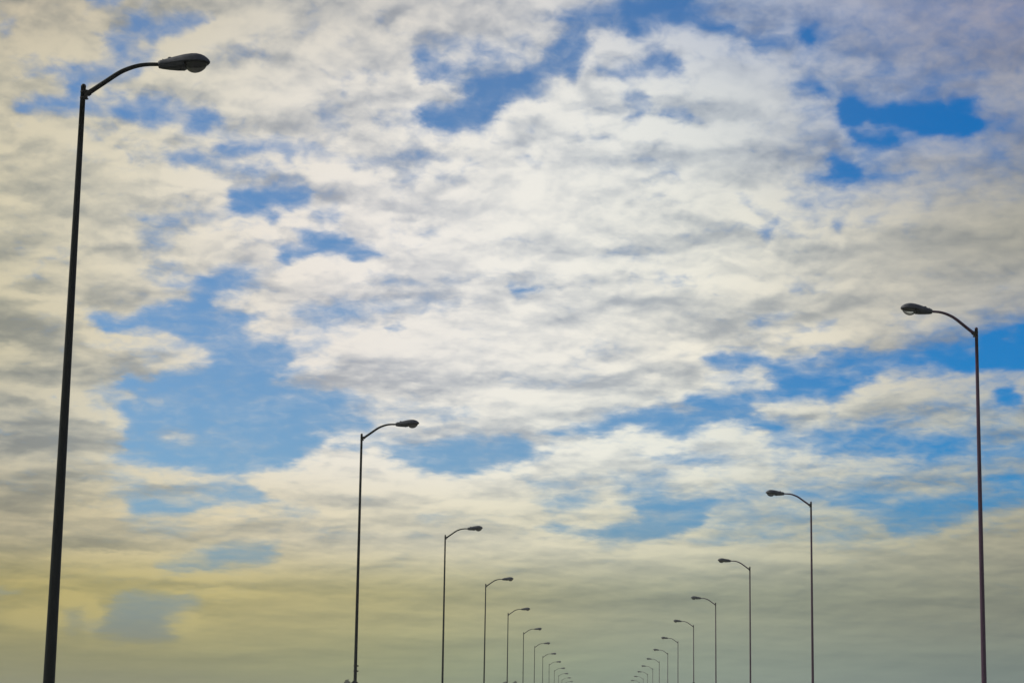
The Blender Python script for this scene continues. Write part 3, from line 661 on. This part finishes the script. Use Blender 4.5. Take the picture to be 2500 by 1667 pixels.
for side, spots, a, b in (("left", LEFT, first_left, thin_left), ("right", RIGHT, first_right, thin_right)):
    for i, (x, y) in enumerate(spots):
        o = a if i == 0 else (b if i == 1 else copy_tree(b))
        o.location = (x, y, 0)
        if i == 0: o.rotation_euler = (0, R(.38), 0) if side == "left" else (0, R(.12), R(15))
        if i > 1: o.rotation_euler = (0, R(random.uniform(-.12, .12)), R(random.uniform(-4, 4)))
        if i < 2: lab = (LAB_L if side == "left" else LAB_R)[i]
        elif i < 12: lab = "dark cobra-head street lamp, %s from the camera in the %s row" % (ORD[i], side)
        else: lab = "tiny hazy street lamp, farthest one visible in the %s row" % side
        tag(o, lab, "street lamp", "street lamps in the %s row along the road" % side)
        lamps[side, i] = o
# straps of the road sign on the second left pole
for z in (3.30, 3.14):
    bm = bmesh.new(); tube(bm, [(0, 0, z - .018), (0, 0, z + .018)], .060, 20)
    box(bm, .05, .095, -.02, .02, z - .02, z + .02)
    mesh_obj("sign_strap", bm, M_DARK, lamps["left", 1], False)

# ------------------------------------------------------------------ road signs strapped to two of the posts (only their tops show)
def diamond_sign(loc, half, label):
    root = empty("road_sign", loc)
    bm = bmesh.new(); rings = []
    for y in (0, .006):
        ring = []
        for k in range(4):
            a = math.pi / 2 * k
            for da in (-.09, 0, .09):
                r = half * (1 if da == 0 else .96); ring.append((r * math.sin(a + da), y, r * math.cos(a + da)))
        rings.append(ring)
    loft(bm, rings); mesh_obj("sign_panel", bm, M_SIGN, root, False)
    bm = bmesh.new()
    for z in (-.2, .2): box(bm, -.18, .18, .008, .03, z - .02, z + .02)
    mesh_obj("sign_rail", bm, M_DARK, root, False)
    return tag(root, label, "road sign", "diamond road signs on the lamp posts")
diamond_sign((-7.60, 67.30 - .11, 2.87 - .42), .42, "diamond sign tip at the foot of the second left street lamp")
diamond_sign((8.49, 195.34 - .11, 5.53 - .42), .42, "diamond sign tip on the fifth right street lamp, at the frame's lower edge")

# ------------------------------------------------------------------ the street (below the frame) and the land
bm = bmesh.new(); bmesh.ops.create_grid(bm, x_segments=8, y_segments=8, size=6000)
for v in bm.verts: v.co.z = -.16
structure("ground", bm, M_GRASS)
bm = bmesh.new(); box(bm, -6.45, 7.45, -120, 1500, -.4, -.13); structure("road", bm, M_ASPH)
for x0, x1 in ((-9.6, -6.45), (7.45, 10.6)):
    bm = bmesh.new(); box(bm, x0, x1, -120, 1500, -.4, 0)
    structure("pavement", bm, M_PAVE)
bm = bmesh.new()
for x in (.42, .58): box(bm, x - .05, x + .05, -110, 1490, -.1299, -.126)
for x in (-2.95, 3.95):
    for k in range(130): box(bm, x - .05, x + .05, -100 + 12 * k, -97 + 12 * k, -.1299, -.126)
structure("road_markings", bm, M_PAINT)

# ------------------------------------------------------------------ trees beyond the road, only their tips reach the frame
def tree(x, y, h, cr, label, n=1500, seed=1):
    rnd = random.Random(seed); root = empty("distant_tree", (x, y, -.16))
    bm = bmesh.new()
    tube(bm, [(0, 0, 0), (.05, .03, h * .3), (-.05, .06, h * .6), (0, 0, h * .9)], [.24, .18, .11, .03], 10)
    for k in range(9):
        a = rnd.uniform(0, 6.28); z = h * rnd.uniform(.35, .8); l = cr * rnd.uniform(.5, .85)
        tube(bm, [(0, 0, z), (l * .5 * math.cos(a), l * .5 * math.sin(a), z + l * .3), (l * math.cos(a), l * math.sin(a), z + l * .45)], [.06, .04, .015], 6)
    mesh_obj("trunk", bm, M_BARK, root)
    bm = bmesh.new()
    cl = []
    for k in range(26):
        z = rnd.uniform(.36, .97); wid = cr * math.sin(min(1, (1.03 - z) / .55) * math.pi / 2) * rnd.uniform(.3, .95); a = rnd.uniform(0, 6.28)
        cl.append((wid * math.cos(a), wid * math.sin(a), z * h, cr * rnd.uniform(.18, .34)))
    cl.append((0, 0, h * .95, cr * .2))
    for k in range(n):
        cx, cy, cz, r = rnd.choice(cl)
        d = Vector((rnd.gauss(0, 1), rnd.gauss(0, 1), rnd.gauss(0, .8))).normalized() * r * rnd.uniform(.4, 1)
        c = Vector((cx, cy, min(cz + d.z, h))) + Vector((d.x, d.y, 0))
        q = Matrix.Rotation(rnd.uniform(0, 6.28), 3, 'Z') @ Matrix.Rotation(rnd.uniform(0, 3), 3, 'X')
        sz = rnd.uniform(.10, .2)
        vs = [bm.verts.new(c + q @ Vector(p) * sz) for p in ((-1, -.5, 0), (0, -.9, .1), (1, 0, 0), (0, .9, .1))]
        bm.faces.new(vs)
    mesh_obj("crown", bm, M_LEAF, root, False)
    return tag(root, label, "tree", "trees beyond the road")
tree(-49.0, 420, 9.75, 1.3, "hazy tree tip left of the second left street lamp", seed=3)
tree(-20.3, 470, 10.95, 1.6, "faint treetop between the fifth left street lamp and the fourth", seed=5)
tree(-17.6, 455, 10.75, 1.2, "faint treetop between the fifth and sixth left street lamps", seed=8)

# ------------------------------------------------------------------ camera
F_PX = 5226.0
cam = link(bpy.data.objects.new("camera", bpy.data.cameras.new("camera")))
cam.data.sensor_width = 36; cam.data.lens = F_PX / 2500 * 36; cam.data.clip_start = .1; cam.data.clip_end = 20000
bx, by, bz = Vector((.99910173, -.00706946, .0417823)), Vector((.03988921, -.17591033, -.98359768)), Vector((.01430345, .98438081, -.17547032))
M = Matrix((bx, by, bz)).to_4x4()          # rows: world axes seen from the camera
M.translation = (0, 0, 1.6)
cam.matrix_world = M
S.camera = cam

# ------------------------------------------------------------------ sun
SUN_EL, SUN_AZ = R(38), R(-78)             # azimuth from the road direction, to the left
ld = bpy.data.lights.new("sun", 'SUN'); ld.energy = SUN_E; ld.angle = R(10); ld.color = (1, .95, .86)
sun = link(bpy.data.objects.new("sun", ld))
sd = Vector((math.sin(SUN_AZ) * math.cos(SUN_EL), math.cos(SUN_AZ) * math.cos(SUN_EL), math.sin(SUN_EL)))
sun.rotation_euler = sd.to_track_quat('Z', 'Y').to_euler()

# ------------------------------------------------------------------ sky: clear Nishita sky behind a broken stratocumulus layer
W = bpy.data.worlds.new("World"); W.use_nodes = True
NT = W.node_tree; N, L = NT.nodes, NT.links
bg = N["Background"]; bg.inputs["Strength"].default_value = .1

def mth(op, a, b=None, c=None, clamp=False):
    n = N.new("ShaderNodeMath"); n.operation = op; n.use_clamp = clamp
    for i, v in enumerate((a, b, c)):
        if v is None: continue
        if isinstance(v, (int, float)): n.inputs[i].default_value = v
        else: L.new(v, n.inputs[i])
    return n.outputs[0]
def mix(f, a, b, mode='MIX'):
    n = N.new("ShaderNodeMix"); n.data_type = 'RGBA'; n.blend_type = mode
    for i, v in ((0, f), (6, a), (7, b)):
        if isinstance(v, (int, float)): n.inputs[i].default_value = v
        elif isinstance(v, tuple): n.inputs[i].default_value = (*v, 1)
        else: L.new(v, n.inputs[i])
    return n.outputs[2]
def smooth(x, lo, hi, o0=0.0, o1=1.0):
    n = N.new("ShaderNodeMapRange"); n.interpolation_type = 'SMOOTHSTEP'
    L.new(x, n.inputs[0])
    for i, v in enumerate((lo, hi, o0, o1)): n.inputs[1 + i].default_value = v
    return n.outputs[0]
def xyz(x, y, z=0.0):
    n = N.new("ShaderNodeCombineXYZ")
    for i, v in enumerate((x, y, z)):
        if isinstance(v, (int, float)): n.inputs[i].default_value = v
        else: L.new(v, n.inputs[i])
    return n.outputs[0]
def noise(v, scale, detail=5, rough=.55, dist=0.0, color=False):
    n = N.new("ShaderNodeTexNoise"); n.inputs["Scale"].default_value = scale; n.inputs["Detail"].default_value = detail
    n.inputs["Roughness"].default_value = rough; n.inputs["Distortion"].default_value = dist
    L.new(v, n.inputs["Vector"]); return n.outputs["Color" if color else "Fac"]

tc = N.new("ShaderNodeTexCoord"); sp = N.new("ShaderNodeSeparateXYZ"); L.new(tc.outputs["Generated"], sp.inputs[0])
az = mth('MULTIPLY', mth('ARCTAN2', sp.outputs[0], sp.outputs[1]), 180 / math.pi)
el = mth('MULTIPLY', mth('ARCSINE', sp.outputs[2]), 180 / math.pi)
elc = mth('MAXIMUM', el, -1.0)
# cloud-deck coordinates: bands get thinner towards the horizon
deck_y = mth('MULTIPLY', mth('LOGARITHM', mth('MULTIPLY_ADD', elc, .25, 1.3), math.e), 34.0)
deck = xyz(az, deck_y, 0)
# wind-torn edges: the deck map is read through a small turbulent offset
wn = N.new("ShaderNodeSeparateColor"); L.new(noise(deck, 1.5, 5, .6, color=True), wn.inputs[0])
az_w = mth('MULTIPLY_ADD', mth('SUBTRACT', wn.outputs[0], .5), WARP, az)
el_w = mth('MULTIPLY_ADD', mth('SUBTRACT', wn.outputs[1], .5), WARP * .55, elc)

BAND, NROW, NBLK = 16, 129, 8

def deck_map():
    """cover and brightness of the cloud deck on a grid of azimuth and elevation"""
    dx, dy = (AZ1 - AZ0) / (NBLK * 29), (EL1 - EL0) / (NROW - 1)
    ncol = NBLK * 29 + 3; sub = 3
    cov = np.zeros((NROW, ncol)); ton = np.zeros((NROW, ncol))
    for oi in range(sub):
        for oj in range(sub):
            X, Y = np.meshgrid(AZ0 + dx * (np.arange(ncol) - 1 + (oi - 1) * .27), EL0 + dy * (np.arange(NROW) + (oj - 1) * .27))
            C = np.full(X.shape, .95)
            for val, feather, pts in GAPS:
                inside = np.zeros(X.shape, bool); dist = np.full(X.shape, 99.0)
                for (x1, y1), (x2, y2) in zip(pts, pts[1:] + pts[:1]):
                    inside ^= ((y1 > Y) != (y2 > Y)) & (X < (x2 - x1) * (Y - y1) / (y2 - y1 + 1e-9) + x1)
                    ex, ey = x2 - x1, y2 - y1
                    t = np.clip(((X - x1) * ex + (Y - y1) * ey) / (ex * ex + ey * ey + 1e-9), 0, 1)
                    dist = np.minimum(dist, np.hypot(X - x1 - t * ex, Y - y1 - t * ey))
                w = np.clip(.5 + GROW + np.where(inside, dist, -dist) / (feather * FEATHER), 0, 1); w = w * w * (3 - 2 * w)
                C = C * (1 - w) + val * w
            T = np.full(X.shape, .5)
            for a, e, ra, re, v in TONES:
                T += (v * .6 if 0 < v < .6 else v * 1.1) * np.exp(-1.1 * (((X - a) / ra) ** 2 + ((Y - e) / re) ** 2))
            cov += C; ton += T
    cov = cov / sub ** 2; ton = ton / sub ** 2
    # puffs are bright along the tops that face a gap and grey along their undersides
    k = max(1, int(round(.42 / dy)))
    above = np.vstack([cov[k:]] + [cov[-1:]] * k); below = np.vstack([cov[:1]] * k + [cov[:-k]])
    fade = np.clip((EL0 + dy * np.arange(NROW) - 4.0) / 3.0, 0, 1)[:, None]
    ton += fade * (RIM * np.clip(cov - above, 0, .7) - UNDER * np.clip(cov - below, 0, .7))
    # thin veil thrown over the borders of the gaps
    soft = .95 - cov; kx = np.exp(-.5 * (np.arange(-12, 13) * dx / VEIL_W) ** 2); ky = np.exp(-.5 * (np.arange(-12, 13) * dy / (VEIL_W * .7)) ** 2)
    pad = np.pad(soft, 12, mode='edge')
    pad = sum(k * pad[:, i:i + ncol] for i, k in enumerate(kx / kx.sum()))
    soft = sum(k * pad[i:i + NROW] for i, k in enumerate(ky / ky.sum()))
    cov = np.maximum(cov - VEIL * np.clip(soft, 0, .6) * np.clip(cov * 1.15, 0, 1), -.2)
    return (cov + .2) / 1.2, np.clip(ton, 0, 1)
CV, SH = deck_map()

# values every stretch of sky shares: deck position, torn edges, relief
col = mth('MULTIPLY_ADD', az_w, NBLK * 29 / (AZ1 - AZ0), -AZ0 * NBLK * 29 / (AZ1 - AZ0))
row = mth('MULTIPLY_ADD', el_w, (NROW - 1) / (EL1 - EL0), -EL0 * (NROW - 1) / (EL1 - EL0))
inside = mth('MULTIPLY', smooth(mth('ABSOLUTE', mth('SUBTRACT', az, (AZ0 + AZ1) / 2)), 16, 24, 1, 0), smooth(el, 20, 26, 1, 0))
wide = smooth(noise(tc.outputs["Generated"], 3.2, 4), .3, .62, .25, .95)

deck_w = N.new("ShaderNodeVectorMath"); deck_w.operation = 'MULTIPLY_ADD'
L.new(noise(deck, .9, 4, .6, color=True), deck_w.inputs[0]); deck_w.inputs[1].default_value = (1.3, 1.3, 0); L.new(deck, deck_w.inputs[2])
dw = deck_w.outputs[0]
def cells(v, scale):
    n = N.new("ShaderNodeTexVoronoi"); n.feature = 'SMOOTH_F1'; n.voronoi_dimensions = '2D'
    n.inputs["Scale"].default_value = scale; n.inputs["Smoothness"].default_value = .7; n.inputs["Detail"].default_value = 2
    n.inputs["Roughness"].default_value = .45; n.normalize = True
    L.new(v, n.inputs["Vector"]); return n.outputs["Distance"]
def shifted(v, x, y):
    n = N.new("ShaderNodeVectorMath"); n.operation = 'ADD'; L.new(v, n.inputs[0]); n.inputs[1].default_value = (x, y, 0); return n.outputs[0]
puff = noise(deck, PUFF_S, 8, .55, .3)
fine = noise(shifted(deck, 31, 7), 2.0, 6, .52, .5)
puff_up = noise(shifted(deck, .08, -.34), PUFF_S, 5, .5, .3)
cell = mth('SUBTRACT', .42, cells(dw, CELL_S))
cell_up = mth('SUBTRACT', .42, cells(shifted(dw, .08, -.42), CELL_S))
small = mth('SUBTRACT', .42, cells(shifted(dw, 9, 5), CELL_S * 1.9))
small_up = mth('SUBTRACT', .42, cells(shifted(dw, 9.04, 4.84), CELL_S * 1.9))
relief = mth('ADD', mth('SUBTRACT', puff, puff_up), mth('MULTIPLY', mth('SUBTRACT', cell, cell_up), CELL_R))
relief = mth('MULTIPLY_ADD', mth('SUBTRACT', small, small_up), CELL_R * .5, relief)
bank_v = xyz(mth('MULTIPLY', az, .55), deck_y, 8.3)
bank = mth('SUBTRACT', noise(bank_v, BANK_S, 5, .5, .4), noise(shifted(bank_v, .1, -.85), BANK_S, 4, .45, .4))
relief = mth('MULTIPLY_ADD', bank, BANK, relief)
streak = noise(xyz(mth('MULTIPLY', az, .35), mth('MULTIPLY', deck_y, 1.0), 3.7), .9, 5, .55)
low = smooth(el, .5, 8, .2, 1.0)                                  # detail melts into the horizon air
body = mth('ADD', mth('SUBTRACT', puff, .5), mth('MULTIPLY_ADD', mth('SUBTRACT', fine, .5), FINE, mth('MULTIPLY_ADD', small, CELL_C * .45, mth('MULTIPLY', cell, CELL_C))))
torn = mth('MULTIPLY_ADD', mth('SUBTRACT', streak, .5), EDGE * .5, mth('MULTIPLY', body, EDGE))
calm = mth('MULTIPLY', smooth(az, 2, 9), smooth(el, 9, 13))            # smooth high sheet to the right
calm = mth('MULTIPLY_ADD', calm, -.35, 1.0)
low = mth('MULTIPLY', low, calm)
torn = mth('MULTIPLY', torn, low)
lit = mth('MULTIPLY', relief, RELIEF)
lit = mth('MULTIPLY_ADD', cell, CELL_L, lit)
lit = mth('MULTIPLY_ADD', small, CELL_L * .5, lit)
lit = mth('MULTIPLY_ADD', mth('SUBTRACT', fine, .5), FINE_L, lit)
lit = mth('MULTIPLY', lit, low)
lit = mth('MULTIPLY_ADD', mth('MULTIPLY', mth('SUBTRACT', streak, .5), smooth(el, 1, 8, .45, 1)), STREAK, lit)

ns = N.new("ShaderNodeTexSky"); ns.sky_type = 'NISHITA'; ns.sun_disc = False
ns.sun_elevation = SUN_EL; ns.sun_rotation = SUN_AZ; ns.altitude = 50; ns.air_density = 1.0; ns.dust_density = .6; ns.ozone_density = 1.6
# colour grade of the clear sky: deeper away from the sun side
side = smooth(az, -4, 11)
hz = smooth(el, 1.0, 7.0)
tint = mix(hz, mix(side, SKY_LL, SKY_LR), mix(side, SKY_L, SKY_R))
clear = mix(1.0, ns.outputs[0], tint, 'MULTIPLY')

# cloud light, lens vignette mixed in: creamy white overhead, yellow and green-grey in the thick low air
cl = None
for j, (e0, cols) in enumerate(CLOUD):
    rp = N.new("ShaderNodeValToRGB"); cr = rp.color_ramp; cr.interpolation = 'B_SPLINE'
    while len(cr.elements) < len(cols): cr.elements.new(.5)
    for k, c in enumerate(cols):
        cr.elements[k].position = k / (len(cols) - 1)
        lin = [((v / 255 + .055) / 1.055) ** 2.4 for v in c]
        cr.elements[k].color = (*lin, 1)
    L.new(mth('MULTIPLY_ADD', az, 1 / 28.0, 16.4 / 28.0, clamp=True), rp.inputs[0])
    if cl is None: cl = rp.outputs[0]
    else:
        p0 = CLOUD[j - 1][0]
        cl = mix(smooth(el, p0, e0), cl, rp.outputs[0])

SHARED = [col, row, inside, wide, torn, lit, clear, cl]

def sky_leaf(band, blk):
    """one stretch of the deck map: colour ramps along the azimuth, stacked in elevation, then cloud over clear sky"""
    g = bpy.data.node_groups.new("deck_stretch", 'ShaderNodeTree')
    for nm in ("col", "row", "inside", "wide", "torn", "lit"): g.interface.new_socket(nm, in_out='INPUT', socket_type='NodeSocketFloat')
    for nm in ("clear", "cloud"): g.interface.new_socket(nm, in_out='INPUT', socket_type='NodeSocketColor')
    g.interface.new_socket("sky", in_out='OUTPUT', socket_type='NodeSocketColor')
    gi, go = g.nodes.new("NodeGroupInput"), g.nodes.new("NodeGroupOutput"); G = gi.outputs
    def m(op, a, b=0.0, c=0.0, clamp=False):
        n = g.nodes.new("ShaderNodeMath"); n.operation = op; n.use_clamp = clamp
        for i, v in enumerate((a, b, c)):
            if isinstance(v, (int, float)): n.inputs[i].default_value = v
            else: g.links.new(v, n.inputs[i])
        return n.outputs[0]
    def mx(fac, a, b):
        n = g.nodes.new("ShaderNodeMix"); n.data_type = 'RGBA'
        g.links.new(fac, n.inputs[0]); g.links.new(a, n.inputs[6]); g.links.new(b, n.inputs[7]); return n.outputs[2]
    at = m('MULTIPLY_ADD', G["col"], 1 / 31, (1 - 29 * blk) / 31, True)
    acc = None
    for j in range(BAND * band, min(BAND * band + BAND, NROW - 1) + 1):
        rp = g.nodes.new("ShaderNodeValToRGB"); cr = rp.color_ramp; cr.interpolation = 'B_SPLINE'
        for k in range(1, 31): cr.elements.new(k / 31)
        for k in range(32): cr.elements[k].color = (CV[j, 29 * blk + k], SH[j, 29 * blk + k], 0, 1)
        g.links.new(at, rp.inputs[0])
        acc = rp.outputs[0] if acc is None else mx(m('SUBTRACT', G["row"], j - 1.0, 0, True), acc, rp.outputs[0])
    sc = g.nodes.new("ShaderNodeSeparateColor"); g.links.new(acc, sc.inputs[0])
    out = m('SUBTRACT', 1.0, G["inside"])
    cover = m('MULTIPLY_ADD', m('MULTIPLY_ADD', sc.outputs[0], 1.2, -.2), G["inside"], m('MULTIPLY', G["wide"], out))
    shade = m('MULTIPLY', m('SUBTRACT', sc.outputs[1], .5), G["inside"])
    sm = g.nodes.new("ShaderNodeMapRange"); sm.interpolation_type = 'SMOOTHSTEP'
    g.links.new(m('MULTIPLY_ADD', m('MULTIPLY_ADD', cover, .5, .5), G["torn"], cover), sm.inputs[0]); sm.inputs[1].default_value = A_LO; sm.inputs[2].default_value = A_HI
    gain = m('SMOOTH_MIN', m('ADD', m('MULTIPLY_ADD', shade, SH_A, 1.0), G["lit"]), 1.27, .22)
    gain = m('SMOOTH_MAX', gain, .62, .25)
    cc = g.nodes.new("ShaderNodeCombineXYZ")                     # the shaded side of a puff is lit by the blue sky
    for i, k in enumerate((1.16, 1.0, .72)): g.links.new(m('MULTIPLY', m('POWER', gain, k), 10.0 * CL_G), cc.inputs[i])
    vm = g.nodes.new("ShaderNodeVectorMath"); vm.operation = 'MULTIPLY'; g.links.new(G["cloud"], vm.inputs[0]); g.links.new(cc.outputs[0], vm.inputs[1])
    g.links.new(mx(sm.outputs[0], G["clear"], vm.outputs[0]), go.inputs[0])
    n = N.new("ShaderNodeGroup"); n.node_tree = g
    for i, v in enumerate(SHARED): L.new(v, n.inputs[i])
    b = N.new("ShaderNodeBackground"); b.inputs["Strength"].default_value = .1; L.new(n.outputs[0], b.inputs["Color"])
    return b.outputs[0]

def join(items, coord, edges):
    """pick one stretch by its place in the sky (a tree of either-or mixes)"""
    if len(items) == 1: return items[0]
    h = len(items) // 2
    n = N.new("ShaderNodeMixShader")
    L.new(mth('GREATER_THAN', coord, edges[h]), n.inputs[0])
    L.new(join(items[:h], coord, edges[:h]), n.inputs[1]); L.new(join(items[h:], coord, edges[h:]), n.inputs[2])
    return n.outputs[0]
NBAND = (NROW - 1) // BAND
rows_ = [join([sky_leaf(k, b) for b in range(NBLK)], col, [29.0 * b for b in range(NBLK)]) for k in range(NBAND)]
L.new(join(rows_, row, [float(BAND * k) for k in range(NBAND)]), N["World Output"].inputs["Surface"])
N.remove(bg)
S.world = W
W.cycles.sampling_method = 'MANUAL'; W.cycles.sample_map_resolution = 512

# ------------------------------------------------------------------ thin haze over the road
if HAZE > 0:
    bm = bmesh.new(); box(bm, -6100, 6100, -6100, 6100, -1.3, 12.6)
    m, n_, l_ = new_mat("haze_air"); n_.remove(n_["Principled BSDF"])
    v = n_.new("ShaderNodeVolumePrincipled"); v.inputs["Density"].default_value = HAZE; v.inputs["Color"].default_value = (.86, .9, .84, 1)
    l_.new(v.outputs[0], n_["Material Output"].inputs["Volume"])
    o = mesh_obj("haze", bm, m, smooth=False); o["kind"] = "stuff"

# ------------------------------------------------------------------ output
S.render.engine = 'CYCLES'
S.cycles.use_denoising = True; S.cycles.denoiser = 'OPENIMAGEDENOISE'; S.cycles.denoising_prefilter = 'ACCURATE'
S.cycles.volume_bounces = 0
S.view_settings.view_transform = 'Standard'; S.view_settings.look = 'None'
S.view_settings.exposure = 0; S.view_settings.gamma = 1
